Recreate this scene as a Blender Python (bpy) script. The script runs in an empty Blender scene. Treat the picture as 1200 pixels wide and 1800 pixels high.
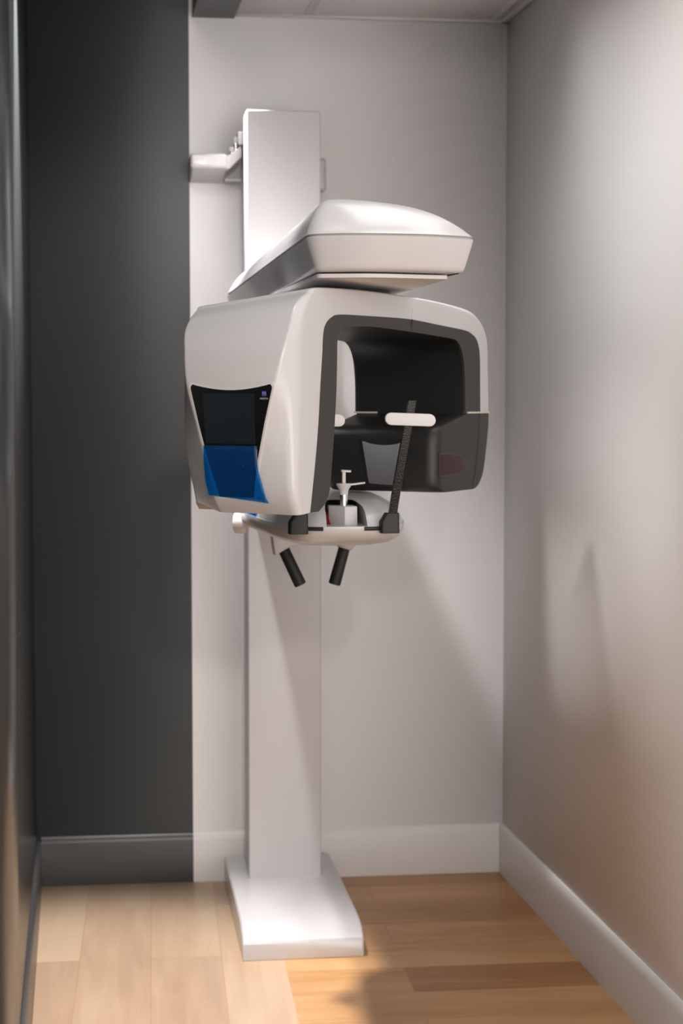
import bpy, bmesh, math, random
from mathutils import Vector, Matrix
PI = math.pi
random.seed(4)
S = bpy.context.scene
COL = S.collection

# ------------------------------------------------------------------ helpers
def V(*a): return Vector(a)

def cr(pts, n):
    """Catmull-Rom through lists of equal-length tuples, n samples per span"""
    out = []
    N = len(pts)
    for i in range(N - 1):
        p0 = pts[max(i - 1, 0)]; p1 = pts[i]; p2 = pts[i + 1]; p3 = pts[min(i + 2, N - 1)]
        for k in range(n):
            t = k / n
            out.append(tuple(0.5 * ((2 * b) + (-a + c) * t + (2 * a - 5 * b + 4 * c - d) * t * t + (-a + 3 * b - 3 * c + d) * t ** 3)
                             for a, b, c, d in zip(p0, p1, p2, p3)))
    out.append(tuple(pts[-1]))
    return out

def fillet(pts, rad, seg=4, closed=False):
    """round the corners of a 3-D polyline; the point count only depends on which radii are > 0"""
    out = []
    N = len(pts)
    for i, p in enumerate(pts):
        r = rad[i] if isinstance(rad, (list, tuple)) else rad
        if r <= 0 or (not closed and (i == 0 or i == N - 1)):
            out.append(p.copy()); continue
        a = pts[(i - 1) % N]; b = pts[(i + 1) % N]
        da = a - p; db = b - p
        la, lb = da.length, db.length
        if la < 1e-7 or lb < 1e-7:
            out += [p.copy() for _ in range(seg + 1)]; continue
        t = min(r, la * .48, lb * .48)
        A = p + da / la * t; B = p + db / lb * t
        for k in range(seg + 1):
            s = k / seg
            out.append(A * (1 - s) ** 2 + p * 2 * s * (1 - s) + B * s * s)
    return out

class MB:
    def __init__(self): self.v = []; self.f = []; self.m = []
    def add(self, vs, fs, mi=0):
        o = len(self.v); self.v += [Vector(x) for x in vs]
        for f in fs: self.f.append([i + o for i in f]); self.m.append(mi)
        return self
    def loft(self, rows, closed=False, cap0=False, cap1=False, mi=0, wrap=False):
        n = len(rows[0]); R = len(rows); fs = []
        for i in range(R if wrap else R - 1):
            i2 = (i + 1) % R
            for j in range(n if closed else n - 1):
                j2 = (j + 1) % n
                fs.append([i * n + j, i * n + j2, i2 * n + j2, i2 * n + j])
        if cap0: fs.append(list(range(n))[::-1])
        if cap1: fs.append([(R - 1) * n + j for j in range(n)])
        return self.add([p for r in rows for p in r], fs, mi)
    def box(self, x0, x1, y0, y1, z0, z1, mi=0):
        vs = [(x, y, z) for z in (z0, z1) for y in (y0, y1) for x in (x0, x1)]
        return self.add(vs, [[0, 2, 3, 1], [4, 5, 7, 6], [0, 1, 5, 4], [2, 6, 7, 3], [0, 4, 6, 2], [1, 3, 7, 5]], mi)
    def tube(self, path, rad, seg=20, cap=True, mi=0, sx=1.0):
        path = [Vector(p) for p in path]; rows = []
        up = Vector((0, 0, 1))
        for i, p in enumerate(path):
            d = (path[min(i + 1, len(path) - 1)] - path[max(i - 1, 0)]).normalized()
            a = d.cross(up)
            if a.length < 1e-3: a = d.cross(Vector((0, 1, 0)))
            a.normalize(); b = a.cross(d)
            r = rad[i] if isinstance(rad, (list, tuple)) else rad
            rows.append([p + a * (r * sx * math.cos(2 * PI * k / seg)) + b * (r * math.sin(2 * PI * k / seg)) for k in range(seg)])
        return self.loft(rows, True, cap, cap, mi)
    def prism(self, pts, off, mi=0):
        """closed polygon extruded by the vector off"""
        pts = [Vector(p) for p in pts]; off = Vector(off)
        return self.loft([pts, [p + off for p in pts]], True, True, True, mi)
    def build(self, name, mats, parent=None, smooth=35, bevel=0, bseg=3, bang=30):
        me = bpy.data.meshes.new(name)
        o = bpy.data.objects.new(name, me)
        COL.objects.link(o)
        base = Vector((0, 0, 0))
        if parent is not None:
            o.parent = parent
            q = parent
            while q is not None: base += q.location; q = q.parent
        bm = bmesh.new()
        vs = [bm.verts.new(p - base) for p in self.v]
        bm.verts.ensure_lookup_table()
        for f, m in zip(self.f, self.m):
            ff = []
            for i in f:
                if vs[i] not in ff: ff.append(vs[i])
            if len(ff) < 3: continue
            try:
                fc = bm.faces.new(ff); fc.material_index = m; fc.smooth = True
            except ValueError: pass
        bmesh.ops.remove_doubles(bm, verts=bm.verts, dist=1e-5)
        bmesh.ops.recalc_face_normals(bm, faces=bm.faces)
        if bevel > 0:
            es = [e for e in bm.edges if len(e.link_faces) == 2 and e.calc_face_angle(0) > math.radians(bang)]
            bmesh.ops.bevel(bm, geom=es, offset=bevel, segments=bseg, profile=.6, affect='EDGES', clamp_overlap=True)
            for fc in bm.faces: fc.smooth = True
        bm.to_mesh(me); bm.free()
        for m in (mats if isinstance(mats, (list, tuple)) else [mats]): me.materials.append(m)
        if smooth: me.set_sharp_from_angle(angle=math.radians(smooth))
        return o

def empty(name, loc):
    o = bpy.data.objects.new(name, None); o.empty_display_size = .1
    COL.objects.link(o); o.location = loc
    return o
def tag(o, label, cat, group=None):
    o['label'] = label; o['category'] = cat
    if group: o['group'] = group
    return o
def struct(o): o['kind'] = 'structure'; return o

# ------------------------------------------------------------------ materials
def srgb(r, g, b):
    f = lambda c: c / 12.92 if c <= .04045 else ((c + .055) / 1.055) ** 2.4
    return (f(r / 255), f(g / 255), f(b / 255), 1)
def mat(name, col, rough=.5, metal=0, coat=0, spec=.5, bump=0, bscale=200, var=0, vscale=4, ior=1.45):
    m = bpy.data.materials.new(name); m.use_nodes = True
    nt = m.node_tree; b = nt.nodes['Principled BSDF']
    b.inputs['Base Color'].default_value = col
    b.inputs['Roughness'].default_value = rough
    b.inputs['Metallic'].default_value = metal
    b.inputs['Coat Weight'].default_value = coat
    b.inputs['Coat Roughness'].default_value = .08
    b.inputs['Specular IOR Level'].default_value = spec
    b.inputs['IOR'].default_value = ior
    tc = nt.nodes.new('ShaderNodeTexCoord')
    if bump:
        n = nt.nodes.new('ShaderNodeTexNoise'); n.inputs['Scale'].default_value = bscale; n.inputs['Detail'].default_value = 3
        bp = nt.nodes.new('ShaderNodeBump'); bp.inputs['Strength'].default_value = bump; bp.inputs['Distance'].default_value = .002
        nt.links.new(tc.outputs['Object'], n.inputs['Vector']); nt.links.new(n.outputs['Fac'], bp.inputs['Height'])
        nt.links.new(bp.outputs['Normal'], b.inputs['Normal'])
    if var:
        n = nt.nodes.new('ShaderNodeTexNoise'); n.inputs['Scale'].default_value = vscale; n.inputs['Detail'].default_value = 4
        mx = nt.nodes.new('ShaderNodeMix'); mx.data_type = 'RGBA'
        mx.inputs['A'].default_value = tuple(c * (1 - var) for c in col[:3]) + (1,)
        mx.inputs['B'].default_value = tuple(min(1, c * (1 + var)) for c in col[:3]) + (1,)
        nt.links.new(tc.outputs['Object'], n.inputs['Vector']); nt.links.new(n.outputs['Fac'], mx.inputs['Factor'])
        nt.links.new(mx.outputs['Result'], b.inputs['Base Color'])
    return m

M = {}
M['wall'] = mat('wall_paint_white', (.77, .76, .755, 1), .55, bump=.08, bscale=260, var=.012)
M['dark'] = mat('wall_paint_charcoal', (.035, .041, .044, 1), .42, bump=.12, bscale=300, var=.03)
M['darkg'] = mat('wall_paint_charcoal_sheen', (.036, .040, .042, 1), .27, bump=.10, bscale=300, var=.03)
M['trimw'] = mat('trim_paint_white', (.68, .66, .645, 1), .35, bump=.03, bscale=120)
M['trimd'] = mat('trim_paint_charcoal', (.042, .043, .044, 1), .3, bump=.03, bscale=120)
M['plastic'] = mat('white_gloss_plastic', (.50, .487, .492, 1), .28, coat=.15, var=.006)
M['metalw'] = mat('white_powder_coat', (.50, .487, .49, 1), .35, var=.006, bump=.02, bscale=500)
M['plasticw'] = mat('white_satin_plastic', (.58, .56, .555, 1), .4)
M['trimblk'] = mat('charcoal_plastic', (.027, .0245, .022, 1), .5, bump=.04, bscale=900)
M['black'] = mat('black_liner', (.010, .011, .011, 1), .45, bump=.03, bscale=900)
M['det'] = mat('dark_detector_plastic', (.015, .0145, .0135, 1), .45, bump=.03, bscale=900)
M['glass'] = mat('black_panel_glass', (.004, .004, .005, 1), .06)
M['screen'] = mat('display_glass', (.009, .013, .017, 1), .12)
M['mirror'] = mat('mirror_glass', (.62, .66, .72, 1), .02, metal=1)
M['red'] = mat('red_window', (.17, .003, .008, 1), .3)
M['dred'] = mat('dark_red_window', (.022, .003, .005, 1), .35, spec=.25)
M['chrome'] = mat('chrome', (.75, .74, .73, 1), .18, metal=1)
M['rubber'] = mat('black_rubber', (.011, .012, .012, 1), .55, bump=.1, bscale=400)
M['speck'] = mat('black_speckled_plastic', (.009, .009, .009, 1), .2, bump=.9, bscale=330)
M['cream'] = mat('cream_gasket', (.62, .56, .48, 1), .5)
M['groove'] = mat('seam_shadow_gap', (.38, .37, .365, 1), .6)
M['purple'] = mat('violet_print', (.10, .085, .36, 1), .4)
M['print'] = mat('pale_print', (.45, .44, .43, 1), .4)
M['dimprint'] = mat('dim_print', (.03, .035, .045, 1), .4)

def film_mat():
    m = bpy.data.materials.new('blue_film'); m.use_nodes = True
    nt = m.node_tree; nt.nodes.clear()
    out = nt.nodes.new('ShaderNodeOutputMaterial')
    tr = nt.nodes.new('ShaderNodeBsdfTransparent'); tr.inputs['Color'].default_value = (.07, .66, .95, 1)
    df = nt.nodes.new('ShaderNodeBsdfDiffuse'); df.inputs['Color'].default_value = (.004, .12, .40, 1)
    gl = nt.nodes.new('ShaderNodeBsdfGlossy'); gl.inputs['Roughness'].default_value = .08
    n = nt.nodes.new('ShaderNodeTexNoise'); n.inputs['Scale'].default_value = 28; n.inputs['Detail'].default_value = 2
    tc = nt.nodes.new('ShaderNodeTexCoord'); bp = nt.nodes.new('ShaderNodeBump'); bp.inputs['Strength'].default_value = .25; bp.inputs['Distance'].default_value = .004
    nt.links.new(tc.outputs['Object'], n.inputs['Vector']); nt.links.new(n.outputs['Fac'], bp.inputs['Height']); nt.links.new(bp.outputs['Normal'], gl.inputs['Normal'])
    m1 = nt.nodes.new('ShaderNodeMixShader'); m1.inputs['Fac'].default_value = .16
    m2 = nt.nodes.new('ShaderNodeMixShader'); m2.inputs['Fac'].default_value = .04
    nt.links.new(tr.outputs[0], m1.inputs[1]); nt.links.new(df.outputs[0], m1.inputs[2])
    nt.links.new(m1.outputs[0], m2.inputs[1]); nt.links.new(gl.outputs[0], m2.inputs[2])
    nt.links.new(m2.outputs[0], out.inputs[0])
    return m
M['film'] = film_mat()

def floor_mat():
    m = bpy.data.materials.new('maple_plank_floor'); m.use_nodes = True
    nt = m.node_tree; b = nt.nodes['Principled BSDF']; L = nt.links.new
    N = nt.nodes.new
    tc = N('ShaderNodeTexCoord')
    mp = N('ShaderNodeMapping'); mp.inputs['Rotation'].default_value = (0, 0, math.radians(2.6)); mp.inputs['Location'].default_value = (0, 0, 0)
    L(tc.outputs['Object'], mp.inputs['Vector'])
    sp = N('ShaderNodeSeparateXYZ'); L(mp.outputs[0], sp.inputs[0])
    def branch(loc, swap):
        cb = N('ShaderNodeCombineXYZ')
        L(sp.outputs['Y' if swap else 'X'], cb.inputs['X']); L(sp.outputs['X' if swap else 'Y'], cb.inputs['Y'])
        ad = N('ShaderNodeVectorMath'); ad.operation = 'ADD'; ad.inputs[1].default_value = loc
        L(cb.outputs[0], ad.inputs[0])
        br = N('ShaderNodeTexBrick'); br.offset = .37; br.offset_frequency = 2; br.squash = 1
        br.inputs['Scale'].default_value = 1; br.inputs['Brick Width'].default_value = 1.25; br.inputs['Row Height'].default_value = .185
        br.inputs['Mortar Size'].default_value = .0011; br.inputs['Mortar Smooth'].default_value = .3
        br.inputs['Color1'].default_value = (0, 0, 0, 1); br.inputs['Color2'].default_value = (1, 1, 1, 1); br.inputs['Mortar'].default_value = (.5, .5, .5, 1)
        L(ad.outputs[0], br.inputs['Vector'])
        # long grain
        # shift the grain per plank
        sh = N('ShaderNodeVectorMath'); sh.operation = 'MULTIPLY_ADD'; sh.inputs[1].default_value = (3.7, 1.9, 2.3)
        L(br.outputs['Color'], sh.inputs[0]); L(ad.outputs[0], sh.inputs[2])
        sc = N('ShaderNodeVectorMath'); sc.operation = 'MULTIPLY'; sc.inputs[1].default_value = (1.3, 13, 5); L(sh.outputs[0], sc.inputs[0])
        g = N('ShaderNodeTexNoise'); g.inputs['Scale'].default_value = 1.6; g.inputs['Detail'].default_value = 6; g.inputs['Roughness'].default_value = .62; g.inputs['Distortion'].default_value = .9
        L(sc.outputs[0], g.inputs['Vector'])
        sc2 = N('ShaderNodeVectorMath'); sc2.operation = 'MULTIPLY'; sc2.inputs[1].default_value = (2.0, 9, 2); L(sh.outputs[0], sc2.inputs[0])
        g2 = N('ShaderNodeTexNoise'); g2.inputs['Scale'].default_value = .7; g2.inputs['Detail'].default_value = 2; g2.inputs['Distortion'].default_value = .5
        L(sc2.outputs[0], g2.inputs['Vector'])
        return br, g, g2
    bA = branch((.11, .02, 0), True)     # planks along the depth
    bB = branch((.62, .155, 0), False)   # planks across
    gt = N('ShaderNodeMath'); gt.operation = 'GREATER_THAN'; gt.inputs[1].default_value = .327; L(sp.outputs['X'], gt.inputs[0])
    def mixf(a, c):
        x = N('ShaderNodeMix'); x.data_type = 'FLOAT'; L(gt.outputs[0], x.inputs['Factor']); L(a, x.inputs['A']); L(c, x.inputs['B']); return x.outputs['Result']
    tone = mixf(bA[0].outputs['Color'], bB[0].outputs['Color'])
    fac = mixf(bA[0].outputs['Fac'], bB[0].outputs['Fac'])
    gr = mixf(bA[1].outputs['Fac'], bB[1].outputs['Fac'])
    gw = mixf(bA[2].outputs['Fac'], bB[2].outputs['Fac'])
    ramp = N('ShaderNodeValToRGB'); e = ramp.color_ramp.elements
    e[0].position = .25; e[0].color = (.45, .215, .082, 1); e[1].position = .75; e[1].color = (.74, .48, .265, 1)
    x = e.new(.5); x.color = (.61, .35, .158, 1)
    # value = .45*wide + .3*tone + .35*grain
    def mm(op, a, c):
        q = N('ShaderNodeMath'); q.operation = op
        for i, s in enumerate((a, c)):
            if isinstance(s, (int, float)): q.inputs[i].default_value = s
            else: L(s, q.inputs[i])
        return q.outputs[0]
    val = mm('ADD', mm('ADD', mm('MULTIPLY', gw, .55), mm('MULTIPLY', tone, .36)), mm('MULTIPLY', gr, .42))
    val = mm('SUBTRACT', mm('MULTIPLY', val, 1.55), .52)
    L(val, ramp.inputs[0])
    dk = N('ShaderNodeMix'); dk.data_type = 'RGBA'; dk.blend_type = 'MULTIPLY'; dk.inputs['B'].default_value = (.84, .77, .70, 1)
    pale = N('ShaderNodeMix'); pale.data_type = 'RGBA'; pale.inputs['B'].default_value = (.80, .67, .54, 1)   # bright light painted into the left side: same planks, whitened
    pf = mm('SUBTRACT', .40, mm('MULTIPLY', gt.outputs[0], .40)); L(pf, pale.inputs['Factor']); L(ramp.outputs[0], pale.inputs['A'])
    hue = N('ShaderNodeMix'); hue.data_type = 'RGBA'; hue.blend_type = 'MULTIPLY'; hue.inputs['B'].default_value = (1.1, .98, .80, 1)
    L(gt.outputs[0], hue.inputs['Factor']); L(pale.outputs['Result'], hue.inputs['A'])
    L(fac, dk.inputs['Factor']); L(hue.outputs['Result'], dk.inputs['A'])
    L(dk.outputs['Result'], b.inputs['Base Color'])
    b.inputs['Roughness'].default_value = .34; b.inputs['Specular IOR Level'].default_value = .3
    bp = N('ShaderNodeBump'); bp.inputs['Strength'].default_value = .05; bp.inputs['Distance'].default_value = .002
    L(gr, bp.inputs['Height']); L(bp.outputs[0], b.inputs['Normal'])
    return m
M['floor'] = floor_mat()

def tile_mat():
    m = bpy.data.materials.new('acoustic_tile'); m.use_nodes = True
    nt = m.node_tree; b = nt.nodes['Principled BSDF']; L = nt.links.new
    tc = nt.nodes.new('ShaderNodeTexCoord'); n = nt.nodes.new('ShaderNodeTexVoronoi'); n.inputs['Scale'].default_value = 75
    n2 = nt.nodes.new('ShaderNodeTexNoise'); n2.inputs['Scale'].default_value = 60; n2.inputs['Detail'].default_value = 4
    r = nt.nodes.new('ShaderNodeValToRGB'); e = r.color_ramp.elements
    e[0].position = .03; e[0].color = (.36, .33, .31, 1); e[1].position = .07; e[1].color = (.9, .87, .86, 1)
    ad = nt.nodes.new('ShaderNodeMath'); ad.operation = 'MULTIPLY'
    L(tc.outputs['Object'], n.inputs['Vector']); L(tc.outputs['Object'], n2.inputs['Vector'])
    L(n.outputs['Distance'], ad.inputs[0]); L(n2.outputs['Fac'], ad.inputs[1]); L(ad.outputs[0], r.inputs[0]); L(r.outputs[0], b.inputs['Base Color'])
    b.inputs['Roughness'].default_value = .9
    return m
M['tile'] = tile_mat()

# ------------------------------------------------------------------ the room
CAM_H = 1.46
XR = 1.30                       # right wall
def yb(x): return 5.105 - .036 * (x - 1.296)     # the back wall runs very slightly askew
XP = .341                       # where the charcoal paint ends
XL = -.129                      # left wall
ZC = 2.606; ZH = 2.97           # alcove ceiling, higher ceiling on the left
YN = -2.5                       # the room goes on behind the camera

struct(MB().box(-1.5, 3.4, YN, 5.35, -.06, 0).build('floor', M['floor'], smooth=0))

b = MB()                        # one back wall, painted in two colours
def wq(x0, x1, z0, z1, mi): b.add([(x0, yb(x0), z0), (x1, yb(x1), z0), (x1, yb(x1), z1), (x0, yb(x0), z1)], [[0, 1, 2, 3]], mi)
wq(-.4, XP, 0, ZH, 1); wq(XP, 1.42, 0, ZH, 0)
b.add([(-.4, yb(-.4), 0), (1.42, yb(1.42), 0), (1.42, 5.35, 0), (-.4, 5.35, 0), (-.4, yb(-.4), ZH), (1.42, yb(1.42), ZH), (1.42, 5.35, ZH), (-.4, 5.35, ZH)],
      [[1, 2, 6, 5], [2, 3, 7, 6], [3, 0, 4, 7], [4, 5, 6, 7]], 0)
struct(b.build('wall_back', [M['wall'], M['dark']], smooth=0))
struct(MB().box(XR, XR + .12, 3.0, 5.12, 0, ZC + .05).build('wall_right', M['wall'], smooth=0))
struct(MB().box(XL - .14, XL, 2.45, 5.17, 0, ZH).build('wall_left', M['darkg'], smooth=0))
# end of a partition behind the camera
struct(MB().box(.366, .80, -1.10, -.98, 0, ZH).build('wall_front', M['wall'], smooth=0))

def baseboard(name, pts, mats, mis, nrm, h=.150, t=.014):
    """pts: run along the wall foot; nrm: into the room"""
    n = Vector(nrm).normalized(); prof = [(0, 0), (t, 0), (t, h - .022), (t * .75, h - .012), (.006, h - .003), (.003, h), (0, h)]
    bb = MB()
    for i in range(len(pts) - 1):
        rows = []
        for p in (pts[i], pts[i + 1]):
            rows.append([Vector(p) + n * a + Vector((0, 0, z)) for a, z in prof])
        bb.loft(rows, True, True, True, mis[i])
    return struct(bb.build(name, mats, smooth=20))
baseboard('baseboard_back', [(XL + .013, yb(XL), 0), (XP, yb(XP), 0), (XR - .013, yb(XR), 0)], [M['trimd'], M['trimw']], [0, 1], (-.036, -1, 0))
baseboard('baseboard_right', [(XR, yb(XR), 0), (XR, 3.0, 0)], [M['trimw']], [0], (-1, 0, 0))
baseboard('baseboard_left', [(XL, yb(XL), 0), (XL, 2.45, 0)], [M['trimd']], [0], (1, 0, 0))

# alcove ceiling: acoustic tiles in a T-bar grid
struct(MB().box(.475, XR + .1, 2.9, 5.2, ZC, ZC + .06).build('ceiling', M['tile'], smooth=0))
g = MB()
for x in (.69, 1.255): g.box(x - .012, x + .012, 2.9, 5.08, ZC - .004, ZC + .004)
for y in (4.47, 3.86, 3.25): g.box(.475, XR, y - .012, y + .012, ZC - .004, ZC + .004)
g.box(XR - .022, XR, 2.9, 5.1, ZC - .006, ZC + .002)
g.add([(.475, yb(.475) - .022, ZC - .006), (XR, yb(XR) - .022, ZC - .006), (XR, yb(XR), ZC - .006), (.475, yb(.475), ZC - .006),
       (.475, yb(.475) - .022, ZC + .002), (XR, yb(XR) - .022, ZC + .002), (XR, yb(XR), ZC + .002), (.475, yb(.475), ZC + .002)],
      [[0, 3, 2, 1], [4, 5, 6, 7], [0, 1, 5, 4], [1, 2, 6, 5], [2, 3, 7, 6], [3, 0, 4, 7]])
struct(g.build('trim_2', M['trimw'], smooth=0))
# dark bulkhead between the high ceiling and the alcove ceiling
struct(MB().box(.351, .475, 2.45, 5.2, 2.594, ZH).build('trim_1', M['dark'], smooth=0))
struct(MB().box(XL - .14, .475, 2.45, 5.2, ZH, ZH + .06).build('ceiling_high', M['dark'], smooth=0))

# ------------------------------------------------------------------ the x-ray machine
ROOT = empty('dental_xray_machine', (.56, 4.6, 0))
tag(ROOT, 'tall white dental panoramic x-ray machine on a floor column against the back wall', 'x-ray machine')

TILT = -.025
def dv(x, y, z):                # device frame: x across from the column axis, y back from column front
    return Vector((.587 + x + .022 * y, 4.84 + y + TILT * x, z))

# base: plinth with a sloping nose
W2 = .160
prof = [(-.482, 0), (-.482, .046), (-.476, .052), (-.445, .071), (-.415, .079), (-.36, .083), (.245, .083), (.245, 0)]
b = MB()
rows = []
for x, s in ((-W2, 0), (-W2, 1), (-W2 + .004, 2), (W2 - .004, 2), (W2, 1), (W2, 0)):
    r = []
    for i, (y, z) in enumerate(prof):
        zz = z - (.004 if (s == 1 and z > 0) else 0)
        if s == 0: zz = min(z, .0)
        r.append(dv(x, y, zz if s else 0))
    rows.append(r)
b.loft(rows[1:5], True, True, True)
b.build('base', M['plastic'], ROOT, smooth=28, bevel=.003, bang=50)

# column
CW = .105
col = MB()
def dbox(mb, x0, x1, y0, y1, z0, z1, mi=0):
    vs = [dv(x, y, z) for z in (z0, z1) for y in (y0, y1) for x in (x0, x1)]
    mb.add(vs, [[0, 2, 3, 1], [4, 5, 7, 6], [0, 1, 5, 4], [2, 6, 7, 3], [0, 4, 6, 2], [1, 3, 7, 5]], mi)
dbox(col, -CW, CW, 0, .105, .070, 2.280)
COLUMN = col.build('column', M['metalw'], ROOT, bevel=.006, smooth=35)
r = MB(); dbox(r, -CW + .003, CW - .003, .112, .150, .070, 2.262); r.build('guide_rail', M['metalw'], COLUMN, bevel=.003)
r = MB(); dbox(r, -CW + .005, CW - .005, .158, .225, .070, 2.245); r.build('guide_rail', M['metalw'], COLUMN, bevel=.003)
r = MB(); dbox(r, -CW + .02, CW - .02, .10, .18, .08, 2.24); r.build('channel', M['trimblk'], COLUMN)

# wall brackets high behind the column
b = MB(); bx_ = [(.155, 2.178), (.155, 2.137), (.29, 2.108), (.29, 2.178)]
b.loft([[dv(x, y, z) for y, z in bx_] for x in (-.256, -.150)], True, True, True)
BR = b.build('wall_bracket', M['plastic'], ROOT, bevel=.010, bseg=4)
b = MB()
b.prism([dv(-.156, .17, 2.176), dv(-.142, .17, 2.176), dv(-.106, .17, 2.205), dv(-.106, .17, 2.172), dv(-.142, .17, 2.136), dv(-.156, .17, 2.136)], (0, .09, 0))
b.build('bracket_arm', M['metalw'], BR, bevel=.003)
b = MB(); dbox(b, -.116, -.100, .16, .25, 2.205, 2.243); b.build('bracket_plate', M['metalw'], BR, bevel=.004)
for (x, y, z, r_) in ((-.122, .19, 2.222, .010), (-.134, .19, 2.194, .008)):
    MB().tube([dv(x, y, z - .008), dv(x, y, z - .006), dv(x, y, z + .006), dv(x, y, z + .008)], [r_ * .8, r_, r_, r_ * .8]).build('clamp_knob', M['plasticw'], BR)
    MB().tube([dv(x, y, z - .03), dv(x, y, z)], r_ * .45).build('clamp_bolt', M['chrome'], BR)
b = MB(); dbox(b, -.152, -.104, .24, .27, 2.110, 2.115); b.build('bracket_strap', M['metalw'], BR)
b = MB(); dbox(b, .060, .146, .20, .262, 2.080, 2.178); b.build('wall_bracket', M['plastic'], ROOT, bevel=.012, bseg=4)

# ---- overhead arm, from the column carriage forward over the rotating arm
def outline(pts, rad, seg=6):
    return fillet([Vector((x, y, 0)) for x, y in pts], rad, seg, closed=True)
OA = [(.434, 3.215), (.52, 3.180), (.67, 3.182), (.762, 3.225), (.740, 3.30), (.668, 3.52), (.655, 4.90), (.428, 4.90)]
def oa_loop(inset, dz, n=None):
    base = outline(OA, [.030, .06, .06, .016, .04, .1, .03, .03], 7)
    N = len(base); out = []
    area = sum(base[i].x * base[(i + 1) % N].y - base[(i + 1) % N].x * base[i].y for i in range(N))
    for i, p in enumerate(base):
        t = (base[(i + 1) % N] - base[(i - 1) % N])
        nn = Vector((-t.y, t.x, 0)).normalized() * (1 if area > 0 else -1)
        q = p + nn * inset
        # the arm rises slightly towards its nose
        z = 1.7735 - .010 * (p.y - 3.2) / 1.64
        out.append(Vector((q.x, q.y, z + dz)))
    return out
b = MB()
b.loft([oa_loop(.003, -.0015), oa_loop(.0, -.004), oa_loop(.0015, -.010), oa_loop(.016, -.056), oa_loop(.0185, -.062), oa_loop(.0235, -.066), oa_loop(.030, -.067)], True, True, True)
ARM = b.build('overhead_arm', M['plastic'], ROOT, smooth=40)
def lid_row(k, dz):             # the lid domes up towards a ridge that runs along the arm
    out = []
    for p in oa_loop(0, 0):
        q = Vector((.505 + .02 * (p.y - 3.2), min(max(p.y, 3.36), 4.80), p.z))
        t = p.lerp(q, k); out.append(Vector((t.x, t.y, p.z + dz)))
    return out
b = MB()
b.loft([oa_loop(.004, 0)] + [lid_row(k, z) for k, z in cr([(0, .002), (.03, .0075), (.10, .022), (.20, .0385), (.32, .053), (.45, .064), (.60, .0725), (.80, .080), (.97, .083)], 3)], True, True, True)
b.build('lid', M['plastic'], ARM, smooth=60)
b = MB(); b.loft([oa_loop(.0045, -.002), oa_loop(.0045, .001)], True, True, True)
b.build('lid_seam', M['groove'], ARM)
# turntable plate under the nose
pl = outline([(.457, 3.245), (.56, 3.215), (.712, 3.245), (.700, 3.98), (.440, 3.98)], [.012, .05, .008, .03, .03], 5)
b = MB(); b.loft([[Vector((p.x, p.y, z)) for p in pl] for z in (1.6955, 1.7035)], True, True, True)
PLT = b.build('turntable_plate', M['plasticw'], ARM, bevel=.0015)
CG = Vector((.565, 3.618, 0))
MB().tube([CG + V(0, 0, z) for z in (1.66, 1.71)], .10, 48).build('turntable_hub', M['trimblk'], ARM)
# carriage on the column
b = MB(); dbox(b, -.125, .06, -.028, .10, 1.66, 1.74)
b.build('carriage', M['plastic'], ROOT, bevel=.02, bseg=4)

# ---- rotating arm: an inverted U seen three-quarter on
ANG = math.radians(54.3)
Bd = Vector((math.cos(ANG), math.sin(ANG), 0)); Ad = Vector((math.sin(ANG), -math.cos(ANG), 0))   # u and v directions
def G(u, v, z): return CG + Bd * u + Ad * v + Vector((0, 0, z))
HV = .14
ST = [  # T u,z | E u,z | O u,z | crease half-width
 (-.414, 1.250, -.458, 1.247, -.444, 1.247, .052),
 (-.405, 1.290, -.473, 1.285, -.470, 1.278, .050),
 (-.391, 1.355, -.474, 1.350, -.486, 1.345, .062),
 (-.380, 1.420, -.470, 1.420, -.494, 1.420, .084),
 (-.372, 1.490, -.465, 1.490, -.497, 1.490, .108),
 (-.364, 1.550, -.458, 1.552, -.488, 1.550, .122),
 (-.360, 1.588, -.449, 1.602, -.470, 1.602, .129),
 (-.350, 1.608, -.432, 1.640, -.446, 1.641, .127),
 (-.326, 1.622, -.404, 1.664, -.410, 1.666, .132),
 (-.290, 1.629, -.370, 1.675, -.375, 1.677, .134),
 (-.156, 1.632, -.190, 1.681, -.190, 1.683, .133),
 (.030, 1.634, .030, 1.681, .030, 1.683, .131),
 (.187, 1.628, .200, 1.677, .200, 1.680, .130),
 (.330, 1.622, .360, 1.664, .365, 1.671, .130),
 (.372, 1.616, .420, 1.650, .430, 1.657, .128),
 (.402, 1.605, .455, 1.631, .470, 1.637, .125),
 (.419, 1.586, .478, 1.605, .494, 1.608, .120),
 (.426, 1.560, .488, 1.570, .507, 1.572, .110),
 (.428, 1.500, .495, 1.500, .516, 1.500, .090),
 (.430, 1.437, .498, 1.437, .520, 1.437, .075)]
IN = [(-.379, 1.250), (-.338, 1.279), (-.322, 1.350), (-.312, 1.420), (-.305, 1.480), (-.302, 1.540), (-.301, 1.572), (-.297, 1.588),
      (-.288, 1.598), (-.268, 1.605), (-.156, 1.611), (.030, 1.608), (.170, 1.604), (.270, 1.600), (.297, 1.594), (.316, 1.580),
      (.328, 1.562), (.335, 1.540), (.341, 1.500), (.342, 1.437)]
ST2 = cr([a + i for a, i in zip(ST, IN)], 6)
rows = []
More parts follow.
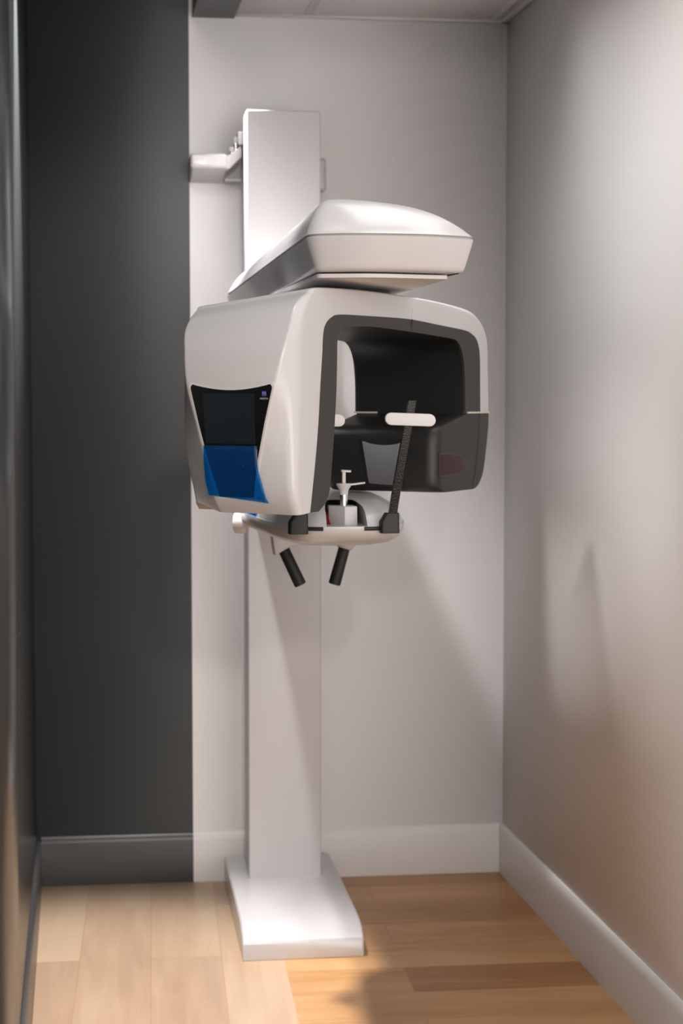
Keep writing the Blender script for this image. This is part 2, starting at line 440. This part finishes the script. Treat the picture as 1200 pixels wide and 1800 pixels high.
for (tu, tz, eu, ez, ou, oz, c, iu, iz) in ST2:
    k = max(0, min(1, (-.10 - eu) / .2)); tp = max(0, min(1, (oz - 1.56) / .10)) * k
    kb = k * max(0, min(1, (1.41 - ez) / .16)) ** 1.6
    pts = [G(tu, HV, tz), G(eu, HV, ez), G(ou, c, oz), G(ou + .012 * tp, -c * (1 - .24 * k * (1 - tp) - .08 * tp), oz - .028 * tp), G(min(eu + .052 * k, tu - .018 if k > 0 else 9), -HV + .034 * kb, ez - .052 * tp + .020 * kb), G(tu, -HV + .034 * kb, tz)]
    rows.append(fillet(pts, [0, .020, .005, .005, .020, 0], 4))
b = MB(); b.loft(rows, True, True, True)
SHELL = b.build('rotating_arm', M['plastic'], ROOT, smooth=50)
# charcoal frame round the opening, then the black liner inside it
b = MB(); rt = []; rl = []
for (tu, tz, eu, ez, ou, oz, c, iu, iz) in ST2:
    rt.append((tu, tz, iu, iz, .034 * max(0, min(1, (1.41 - ez) / .16)) ** 1.6 if eu < -.3 else 0))
for s in (1, -1):
    b.loft([[G(tu, s * (HV - .02 - (q if s < 0 else 0)), tz), G(tu, s * (HV + .0012 - (q if s < 0 else 0)), tz), G(iu, s * (HV + .0002 - (q if s < 0 else 0)), iz), G(iu, s * (HV - .006 - (q if s < 0 else 0)), iz)] for tu, tz, iu, iz, q in rt], True, True, True)
b.build('opening_frame', M['trimblk'], SHELL, smooth=40)
b = MB()
rows = []
for k, (tu, tz, iu, iz, q) in enumerate(rt):
    mu, mz = (tu * .0 + iu), iz
    rows.append([G(iu, HV - .005, iz), G(iu, -HV + .005 + q, iz), G((iu + tu) / 2, -HV + .005 + q, (iz + tz) / 2), G((iu + tu) / 2, HV - .005, (iz + tz) / 2)])
b.loft(rows, True, True, True)
b.build('inner_liner', M['black'], SHELL, smooth=40)
# fine joint between the two halves of the arm
b = MB()
jl = [G(.045, HV + .0016, 1.610), G(.043, HV + .0018, 1.622), G(.047, HV + .0018, 1.634)]
b.tube(jl, .0008, 8)
b.build('joint_line', M['black'], SHELL)
b = MB(); b.tube([G(.047, HV + .0002, 1.634), G(.05, HV + .0002, 1.660)], .0005, 8); b.build('joint_line', M['groove'], SHELL)

# lower half of the far leg: the dark detector unit
lev = [(1.4325, .335, .497), (1.4255, .300, .4965), (1.413, .238, .496), (1.400, .197, .4945), (1.370, .184, .488), (1.320, .180, .474), (1.290, .180, .461), (1.271, .184, .441), (1.262, .196, .424), (1.258, .214, .405)]
rows = []
for z, ui, ue in cr(lev, 3):
    uo = ue + .022; c = .075; ci = .018
    pts = [G(ui, HV - ci, z), G(ui + ci * .9, HV, z), G(ue, HV, z), G(uo, c, z), G(uo, -c, z), G(ue, -HV, z), G(ui + ci * .9, -HV, z), G(ui, -HV + ci, z)]
    rows.append(fillet(pts, [.012, .012, .018, .01, .01, .018, .012, .012], 4, closed=True))
b = MB(); b.loft(rows, True, True, True)
DET = b.build('detector_unit', M['det'], ROOT, smooth=45)
b = MB(); b.tube([G(.428, HV + .0002, 1.430), G(.424, HV + .0002, 1.38), G(.405, HV + .0002, 1.30), G(.389, HV + .0002, 1.268)], .0010, 8); b.build('joint_line', M['black'], DET)
b = MB(); b.loft([[G(.338, -HV + .004, z), G(.338, HV - .004, z), G(.49, HV - .004, z), G(.49, -HV + .004, z)] for z in (1.4320, 1.4385)], True, True, True); b.build('joint_plate', M['black'], DET)
# pale gasket showing at both ends of the joint above it
b = MB(); b.loft([[G(.33, -HV + .001, z), G(.33, -.080, z), G(.40, -.080, z), G(.40, -HV + .001, z)] for z in (1.4330, 1.4368)], True, True, True); b.build('gasket', M['cream'], DET)
b = MB(); b.loft([[G(.36, HV + .0015, z), G(.497, HV - .002, z), G(.497, .10, z), G(.36, .10, z)] for z in (1.4330, 1.4368)], True, True, True); b.build('gasket', M['cream'], DET)
# positioning mirror
def rpoly(pts, rad, seg=4): return fillet(pts, rad, seg, closed=True)
mu = .1795
mp = [(-.040, 1.372)] + [(-.040 + .108 * t, 1.372 - .009 * math.sin(PI * t) ** .8) for t in (.2, .35, .5, .65, .8)] + [(.068, 1.373), (.052, 1.273), (-.023, 1.277)]
pts = rpoly([G(mu - .0005, v, z) for v, z in mp], [.003] + [0] * 5 + [.003, .004, .004])
b = MB(); b.prism(pts, -Bd * .004); b.build('mirror', M['mirror'], DET, smooth=20)
cv = .014; cz = 1.324
pts = rpoly([G(mu + .001, cv + (v - cv) * 1.13, cz + (z - cz) * 1.10) for v, z in mp], [.004] + [0] * 5 + [.004, .006, .006])
b = MB(); b.prism(pts, -Bd * .0045); b.build('mirror_frame', M['det'], DET, bevel=.001, bang=60)
# laser window wrapping the front corner
b = MB()
wp = [(.196, 1.347), (.262, 1.349), (.33, 1.340), (.356, 1.322), (.352, 1.303), (.318, 1.290), (.196, 1.292)]
pts = rpoly([G(u, HV - .004, z) for u, z in wp], [0, .02, .02, .014, .014, .02, 0]); b.prism(pts, Ad * .0055); b.build('window_bezel', M['trimblk'], DET, bevel=.0012, bang=60)
b = MB()
wp = [(.200, 1.342), (.262, 1.342), (.318, 1.334), (.336, 1.321), (.332, 1.306), (.306, 1.298), (.200, 1.297)]
pts = rpoly([G(u, HV - .002, z) for u, z in wp], [0, .02, .016, .012, .012, .016, 0]); b.prism(pts, Ad * .0045); b.build('laser_window', M['dred'], DET, bevel=.001, bang=60)

# ---- control panel on the outer face of the near leg
def of(z):                      # u of the outer face at height z
    tab = [(1.25, -.448), (1.278, -.470), (1.345, -.486), (1.42, -.494), (1.49, -.497), (1.55, -.488), (1.602, -.47)]
    for (a, ua), (c, uc) in zip(tab, tab[1:]):
        if z <= c: return ua + (uc - ua) * (z - a) / (c - a)
    return tab[-1][1]
def panel_patch(name, left, right, nz, m, off, thick, parent, z0, z1, top=None, nv=10, bev=0):
    """thin sheet following the outer face; left/right give the v limits at height fraction t, top(vf) shifts the upper edge"""
    rows = []
    for i in range(nz + 1):
        t = i / nz
        row = []
        for j in range(nv + 1):
            s = j / nv
            z = z0 + (z1 + (top(s) if top else 0) - z0) * t
            v = left(t) + (right(t) - left(t)) * s
            row.append((of(z), v, z))
        rows.append(row)
    outer = [[G(u - off, v, z) for u, v, z in r] for r in rows]
    inner = [[G(u - off + thick, v, z) for u, v, z in r] for r in rows]
    mb = MB(); mb.loft(outer); mb.loft(inner)
    rim_o = outer[0] + [r[-1] for r in outer[1:]] + outer[-1][::-1][1:] + [r[0] for r in outer[::-1][1:-1]]
    rim_i = inner[0] + [r[-1] for r in inner[1:]] + inner[-1][::-1][1:] + [r[0] for r in inner[::-1][1:-1]]
    mb.loft([rim_o, rim_i], True)
    return mb.build(name, m, parent, smooth=40)
CVo = .013
def gl(t): return CVo - .037 - .049 * t ** 1.05 + .006 * max(0, (t - .955) / .045) ** 2.5
def gr_(t): return CVo + .037 + .057 * t ** 1.05 - .006 * max(0, (t - .955) / .045) ** 2.5
def dip(s): return -.011 * math.sin(PI * s) ** .9 if 0 < s < 1 else 0
lf = lambda t: gl(t) - .0045
rf = lambda t: gr_(t) + .0045
CP = panel_patch('control_panel', lf, rf, 60, M['plasticw'], .0012, .006, ROOT, 1.2745, 1.4965, dip, 16)
panel_patch('panel_glass', gl, gr_, 60, M['glass'], .0026, .004, CP, 1.279, 1.4925, dip, 16)
panel_patch('display_screen', lambda t: CVo - .055 - .002 * t, lambda t: CVo + .053 + .002 * t, 8, M['screen'], .0031, .001, CP, 1.381, 1.475, None, 6)
# emblem: three upright lozenges, and the maker's wordmark below
for k in (-1, 0, 1):
    c0 = Vector((0, 0, 0)); ev = CVo + .0755 + .0030 * k; ezc = 1.4745
    pts = [G(of(ezc) - .0032, ev + .0017 * math.cos(a) , ezc + .0050 * math.sin(a)) for a in [2 * PI * i / 16 for i in range(16)]]
    b = MB(); b.prism(pts, -Bd * .0004); b.build('emblem', M['purple'], CP, smooth=0)
cu = bpy.data.curves.new('wordmark', 'FONT'); cu.body = 'MORITA'; cu.size = .0047; cu.align_x = 'CENTER'; cu.extrude = .0001; cu.resolution_u = 3
to = bpy.data.objects.new('wordmark_source', cu); COL.objects.link(to)
dg = bpy.context.evaluated_depsgraph_get(); dg.update()
me = bpy.data.meshes.new_from_object(to.evaluated_get(dg)); bpy.data.objects.remove(to)
wm = bpy.data.objects.new('wordmark', me); COL.objects.link(wm); me.name = 'wordmark'
me.materials.clear(); me.materials.append(M['print'])
ctr = G(of(1.4645) - .0034, CVo + .0755, 1.4640)
mw = Matrix((( Ad.x, 0, -Bd.x), (Ad.y, 0, -Bd.y), (0, 1, 0))).to_4x4(); mw.translation = ctr - ROOT.location
me.transform(mw); wm.parent = CP
# touch dial and keys under the film
b = MB(); cz0 = 1.350; cvv = CVo + .024
ring = []
for a in [2 * PI * i / 32 for i in range(33)]: ring.append(G(of(cz0 + .016 * math.sin(a)) - .003, cvv + .0135 * math.cos(a), cz0 + .016 * math.sin(a)))
b.tube(ring, .00035, 6, cap=False)
for a in (0, PI / 2, PI, 3 * PI / 2):
    t = [(.0105, 0), (.0085, .0014), (.0085, -.0014)]
    b.prism([G(of(cz0) - .0032, cvv + (r * math.cos(a) - s * math.sin(a)), cz0 + 1.15 * (r * math.sin(a) + s * math.cos(a))) for r, s in t], -Bd * .0004)
b.build('touch_dial', M['dimprint'], CP, smooth=0)
for (v, z, r0) in ((CVo + .002, 1.326, .0035), (CVo + .002, 1.306, .0055), (CVo - .018, 1.328, .002), (CVo + .002, 1.314, .002)):
    b = MB(); b.tube([G(of(z + r0 * math.sin(a)) - .003, v + r0 * math.cos(a), z + r0 * math.sin(a)) for a in [2 * PI * i / 20 for i in range(21)]], .0003, 6, cap=False)
    b.build('touch_key', M['dimprint'], CP, smooth=0)

# ---- blue protective films
def film(name, grid, label, n=5):
    rows = [[Vector(p) for p in r] for r in grid]
    mb = MB(); mb.loft(rows)
    o = mb.build(name, M['film'], None, smooth=60)
    sol = o.modifiers.new('thickness', 'SOLIDIFY'); sol.thickness = .0002
    return tag(o, label, 'protective film')
rows = []
nr = 12
for i in range(nr + 1):
    t = i / nr                  # 0 top, 1 bottom
    r = []
    for j in range(13):
        s = j / 12
        z = 1.377 - t * (.095 + .013 * s - .012 * (1 - abs(2 * s - 1)) * 0)
        z += .006 * t * (-1 if s < .12 else 0) * 0
        vl = -.047 - .003 * t + .014 * max(0, t - .70)
        vr = .070 + .000 * t + .024 * max(0, t - .35) ** 1.2
        v = vl + (vr - vl) * s
        off = .0042 + .004 * t * abs(s - .5) + .0010 * math.sin(9 * s + 3 * t) * t + (.006 * max(0, s - .8) / .2 * t)
        r.append(G(of(max(z, 1.262)) - off, v, z))
    rows.append(r)
film('protective_film', rows, 'blue translucent protective film over the lower half of the black control panel')

# ---- patient frame with chin rest, temple supports and hand grips
AX = .561
rim = [(0, 3.500), (.055, 3.504), (.098, 3.525), (.130, 3.59), (.151, 3.70), (.165, 3.86), (.174, 4.00), (.172, 4.10), (.12, 4.18), (0, 4.20)]
rs = cr(rim, 5)
loopxy = rs + [(-x, y) for x, y in rs[::-1][1:-1]]
def ring_at(s, z, dzf=0, yc=3.80): return [Vector((AX + x * s, yc + (y - yc) * s, z)) for x, y in loopxy]
b = MB(); b.loft([ring_at(1.0, 1.2), ring_at(1.003, 1.194), ring_at(.985, 1.182), ring_at(.94, 1.171), ring_at(.84, 1.160), ring_at(.66, 1.152), ring_at(.4, 1.149), ring_at(.1, 1.148)], True, True, True)
PF = b.build('patient_frame', M['plastic'], ROOT, smooth=50)
# hood with an arched opening at the front
b = MB(); b.loft([ring_at(.985, 1.199), ring_at(.975, 1.204), ring_at(.955, 1.213), ring_at(.91, 1.225), ring_at(.83, 1.238), ring_at(.70, 1.248), ring_at(.5, 1.253), ring_at(.15, 1.255)], True, True, True)
hood = b.build('hood', M['plastic'], PF, smooth=45)
def arch(hw, top, y0, y1, z0=1.190):
    pts = [Vector((AX - .004 - hw, y0, z0)), Vector((AX - .004 + hw * .98, y0, z0)), Vector((AX - .004 + hw * .94, y0, top - .012)), Vector((AX - .004 + hw * .7, y0, top)), Vector((AX - .004 - hw * .7, y0, top)), Vector((AX - .004 - hw * .94, y0, top - .012))]
    return fillet(pts, [0, 0, .012, .012, .012, .012], 4, closed=True)
c = MB(); c.prism(arch(.044, 1.250, 3.40, 3.90), (0, .48, 0)); cut = c.build('hood_cutter', M['black'], None)
cut.location = (0, 0, 0)
bo = hood.modifiers.new('opening', 'BOOLEAN'); bo.operation = 'DIFFERENCE'; bo.object = cut; bo.solver = 'EXACT'
dg = bpy.context.evaluated_depsgraph_get(); dg.update()
nm = bpy.data.meshes.new_from_object(hood.evaluated_get(dg)); hood.modifiers.clear(); hood.data = nm; nm.name = 'hood'
bpy.data.objects.remove(cut)
nm.set_sharp_from_angle(angle=math.radians(40))
# liner of the opening
b = MB(); a0 = arch(.0432, 1.2492, 3.70, 0, 1.1995); a1 = [p + V(0, .215, 0) for p in a0]
b.loft([a0[1:] + a0[:1], a1[1:] + a1[:1]]); b.add(a1, [list(range(len(a1)))])
b.build('hood_liner', M['black'], PF, smooth=40)
# red windows either side of the chin rest
b = MB(); b.prism([V(AX - .046, 3.575, 1.2005), V(AX - .030, 3.565, 1.2005), V(AX - .036, 3.61, 1.232), V(AX - .052, 3.62, 1.232)], (0, .02, 0)); b.build('laser_window', M['red'], PF, bevel=.001)
b = MB(); b.prism([V(AX + .0275, 3.60, 1.2005), V(AX + .0335, 3.60, 1.2005), V(AX + .0325, 3.63, 1.246), V(AX + .0275, 3.63, 1.246)], (0, .02, 0)); b.build('laser_window', M['dred'], PF)
# black slots in the rim
for xa, xb in ((.020, .072), (-.092, -.052)):
    sl = [(x, y) for x, y in loopxy if y < 3.56 and xa <= x <= xb]; sl.sort()
    if len(sl) > 1: MB().tube([V(AX + x, y - .0012, 1.1955) for x, y in sl], .0042, 12).build('rim_slot', M['rubber'], PF)
# chin rest
b = MB()
p2 = [(AX - .0015, 3.555), (AX + .0265, 3.560), (AX + .0265, 3.620), (AX - .030, 3.620), (AX - .030, 3.600)]
b.loft([[V(x, y, 1.196) for x, y in p2], [V(AX + (x - AX) * .97, y, 1.2385) for x, y in p2]], True, True, True)
CH = b.build('chin_rest', M['plasticw'], ROOT, bevel=.0015)
cx_, cy_ = AX + .002, 3.592
MB().tube([V(cx_, cy_, 1.236), V(cx_, cy_, 1.268)], .0088, 24).build('post', M['chrome'], CH)
b = MB()
b.tube([V(cx_, cy_, 1.262), V(cx_, cy_, 1.272), V(cx_, cy_, 1.279), V(cx_, cy_, 1.284), V(cx_, cy_, 1.286)], [.009, .010, .0145, .0165, .0155], 28)
b.prism(fillet([V(cx_ - .006, cy_ - .008, 1.2795), V(cx_ + .046, cy_ - .006, 1.2855), V(cx_ + .046, cy_ + .006, 1.2855), V(cx_ - .006, cy_ + .008, 1.2795)], [0, .005, .005, 0], 4, True), (0, 0, .0035))
b.build('chin_cup', M['plasticw'], CH, smooth=40)
b = MB(); b.box(cx_ - .0035, cx_ + .0035, cy_ - .004, cy_ + .004, 1.284, 1.3125)
b.loft([fillet([V(cx_ - .006, cy_ - .007, z), V(cx_ + .0155, cy_ - .006, z - .001), V(cx_ + .0155, cy_ + .006, z - .001), V(cx_ - .006, cy_ + .007, z)], .004, 3, True) for z in (1.3105, 1.3150)], True, True, True)
b.build('bite_fork', M['plasticw'], CH, bevel=.0008)
# temple supports
def temple(bx, by, tx, ty, lean):
    b = MB()
    b.loft([fillet([V(bx - .021, by - .016, z), V(bx + .019, by - .016, z), V(bx + .019, by + .018, z), V(bx - .021, by + .018, z)], .007, 3, True) for z in (1.186, 1.192)] +
           [fillet([V(bx - dx, by - .014, z), V(bx + .019, by - .014, z), V(bx + .019, by + .016, z), V(bx - dx, by + .016, z)], .007, 3, True) for dx, z in ((.021, 1.210), (.010, 1.228))], True, True, True)
    T = b.build('temple_support', M['rubber'], ROOT, bevel=.0015)
    p0 = V(bx + .003, by, 1.205); p1 = V(tx, ty, 1.408); p2 = V(tx + .008, ty - .004, 1.462)
    b = MB()
    path = [p0, p0.lerp(p1, .5) + V(-.001, 0, 0), p1, p2]
    rows = [[p + V(-.0095, -.006, 0), p + V(.0085, -.006, 0), p + V(.0085, .006, 0), p + V(-.0095, .006, 0)] for p in path]
    b.loft([fillet(r, .003, 2, True) for r in rows], True, True, True)
    b.build('support_arm', M['speck'], T, smooth=40)
    b = MB()
    c0 = V(tx + lean, ty - .014, 1.4235)
    ln, hh = .0525, .0128
    pts = []
    for s in (1, -1):
        for k in range(9):
            a = -PI / 2 + PI * k / 8 if s == 1 else PI / 2 + PI * k / 8
            x = s * (ln - hh) + hh * math.cos(a); z = hh * math.sin(a)
            pts.append(c0 + V(x, -.02 * x, z - .038 * x))
    b.prism(pts, (0, .009, 0)); b.build('temple_pad', M['plasticw'], T, bevel=.0022, bang=50)
    return T
temple(.646, 3.502, .672, 3.44, .003)
temple(.454, 3.502, .486, 3.44, .001)
# hand grips under the frame
for (t0, t1, s) in (((.497, 4.13, 1.103), (.539, 4.12, 1.012), -1), ((.649, 4.13, 1.103), (.622, 4.12, 1.012), 1)):
    t0 = Vector(t0); t1 = Vector(t1); d = (t1 - t0).normalized()
    H = MB().tube([t0, t0 + d * .002, t1 - d * .004, t1 - d * .001, t1], [.0135, .0142, .0150, .0140, .012], 28).build('hand_grip', M['rubber'], ROOT)
    if s < 0:
        b = MB(); b.prism([V(.466, 4.10, 1.140), V(.560, 4.10, 1.140), V(.556, 4.10, 1.116), V(.512, 4.10, 1.108), V(.497, 4.10, 1.100), V(.474, 4.10, 1.086)], (0, .06, 0)); b.build('grip_socket', M['plastic'], H, bevel=.004)
    else:
        b = MB(); b.tube([t0 - d * .03 + V(0, 0, 0), t0 - d * .006, t0 + d * .004], [.030, .024, .0165], 28); b.build('grip_socket', M['plastic'], H)
# support carrying the frame back to the column, with a round knob at its left end
b = MB()
secs = [(3.95, .115, 1.160, 1.225), (4.15, .105, 1.150, 1.225), (4.45, .088, 1.150, 1.235), (4.84, .090, 1.150, 1.25)]
rows = []
for y, hw, z0, z1 in secs:
    x0 = .563 + .022 * (y - 3.9)
    rows.append(fillet([V(x0 - hw, y, z0), V(x0 + hw, y, z0), V(x0 + hw, y, z1), V(x0 - hw, y, z1)], .02, 4, True))
b.loft(rows, True, True, True)
SA = b.build('frame_support', M['plastic'], ROOT, smooth=40)
b = MB(); b.tube([V(.373, 4.07, 1.171), V(.377, 4.07, 1.171), V(.394, 4.06, 1.171), V(.398, 4.06, 1.171)], [.020, .026, .026, .024], 28); b.build('knob', M['plasticw'], SA)
b = MB(); b.tube([V(.39, 4.06, 1.171), V(.48, 4.03, 1.171)], .012, 20); b.build('knob_shaft', M['plasticw'], SA)
# small key panel on the left shoulder of the frame, wrapped in film as well
LEFT = cr([(-.151, 3.70), (-.165, 3.86), (-.174, 4.00)], 12)
def shoulder(t, s_, lift):      # on the hood surface: t along the left flank front to back, s_ up the flank
    i = min(int(t * (len(LEFT) - 1)), len(LEFT) - 2); f_ = t * (len(LEFT) - 1) - i
    x = LEFT[i][0] * (1 - f_) + LEFT[i + 1][0] * f_; y = LEFT[i][1] * (1 - f_) + LEFT[i + 1][1] * f_
    sc, z = ((.985, 1.200), (.978, 1.204), (.955, 1.213), (.91, 1.225), (.83, 1.238))[0:5][0], 0
    tab = [(.985, 1.199), (.975, 1.204), (.955, 1.213), (.91, 1.225), (.86, 1.234)]
    q = s_ * 4; j = min(int(q), 3); r = q - j
    k = tab[j][0] * (1 - r) + tab[j + 1][0] * r; z = tab[j][1] * (1 - r) + tab[j + 1][1] * r
    return V(AX + x * k, 3.80 + (y - 3.80) * k, z) + V(-.72, -.28, .63) * lift
def strip(t0, t1, s0, s1, lift, n=8): return [[shoulder(t0 + (t1 - t0) * i / n, s0 + (s1 - s0) * j / n, lift) for j in range(n + 1)] for i in range(n + 1)]
b = MB(); b.loft(strip(.50, .95, .25, .95, .0012)); b.loft(strip(.50, .95, .25, .95, -.004))
KP = b.build('key_pad', M['glass'], PF)
film('protective_film', [[p + V(-.0006 * math.sin(5 * i), -.0004, .0006 * math.cos(3 * j)) for j, p in enumerate(r)] for i, r in enumerate(strip(.42, 1.0, .02, 1.0, .0032))],
     'small blue protective film on the left end of the patient frame, below the rotating arm')

# ------------------------------------------------------------------ lights
def spot(name, loc, target, power, size, blend, rad, col):
    l = bpy.data.lights.new(name, 'SPOT'); l.energy = power; l.spot_size = math.radians(size); l.spot_blend = blend; l.shadow_soft_size = rad; l.color = col
    o = bpy.data.objects.new(name, l); COL.objects.link(o); o.location = loc
    d = Vector(target) - Vector(loc); o.rotation_euler = d.to_track_quat('-Z', 'Y').to_euler()
    return o
spot('downlight_left', (.19, 2.90, 2.87), (.19, 2.90, 0), 14, 156, .10, .06, (1, .97, .96))
spot('wall_washer', (.12, 3.40, 2.90), (.00, 5.15, .85), 62, 60, .75, .05, (1, .965, .97))
spot('downlight_back', (.00, 4.10, 2.92), (-.06, 4.12, 0), 400, 40, .7, .05, (1, .955, .95))
spot('downlight_side', (.196, 4.94, 2.885), (1.30, 4.40, .42), 430, 36, 1.0, .036, (1, .96, .965))
spot('downlight_mid', (.11, 3.22, 2.91), (1.30, 4.45, .60), 135, 44, .9, .05, (1, .96, .965))
spot('downlight_front', (.257, -2.0, 2.85), (.62, 3.6, .4), 210, 60, .5, .14, (1, .88, .78))
def panel(name, loc, rot, sx, sy, power, col, spread=180):
    l = bpy.data.lights.new(name, 'AREA'); l.shape = 'RECTANGLE'; l.size = sx; l.size_y = sy; l.energy = power; l.color = col
    l.spread = math.radians(spread)
    o = bpy.data.objects.new(name, l); COL.objects.link(o); o.location = loc; o.rotation_euler = rot
    return o
# added broad fill lamp, unseen, well behind the camera; not a real window
panel('camera_fill', (2.6, -3.2, 1.5), (PI / 2, 0, 0), 4.0, 2.8, 120, (1, .985, .985))
# added fill just under the alcove ceiling to lift the walls; no fixture there
panel('alcove_fill', (.86, 3.8, 2.595), (0, 0, 0), .6, 1.2, 3.2, (1, .985, .975), 112)
w = bpy.data.worlds.new('room_glow'); S.world = w; w.use_nodes = True
bg = w.node_tree.nodes['Background']; bg.inputs['Color'].default_value = (1, .97, .95, 1); bg.inputs['Strength'].default_value = .9

# ------------------------------------------------------------------ camera
cd = bpy.data.cameras.new('camera'); co = bpy.data.objects.new('camera', cd); COL.objects.link(co)
cd.sensor_fit = 'VERTICAL'; cd.sensor_height = 36; cd.sensor_width = 24; cd.lens = 60
p = math.atan(194 / 3000); psi = math.atan(467 * math.cos(p) / 3000)
co.location = (0, 0, CAM_H); co.rotation_euler = (PI / 2 - p, 0, -psi)
cd.dof.use_dof = True; cd.dof.focus_distance = 3.35; cd.dof.aperture_fstop = 4.5
cd.clip_start = .05
S.camera = co
S.view_settings.view_transform = 'Standard'; S.view_settings.look = 'None'; S.view_settings.gamma = 1; S.view_settings.use_curve_mapping = False
S.view_settings.exposure = .4
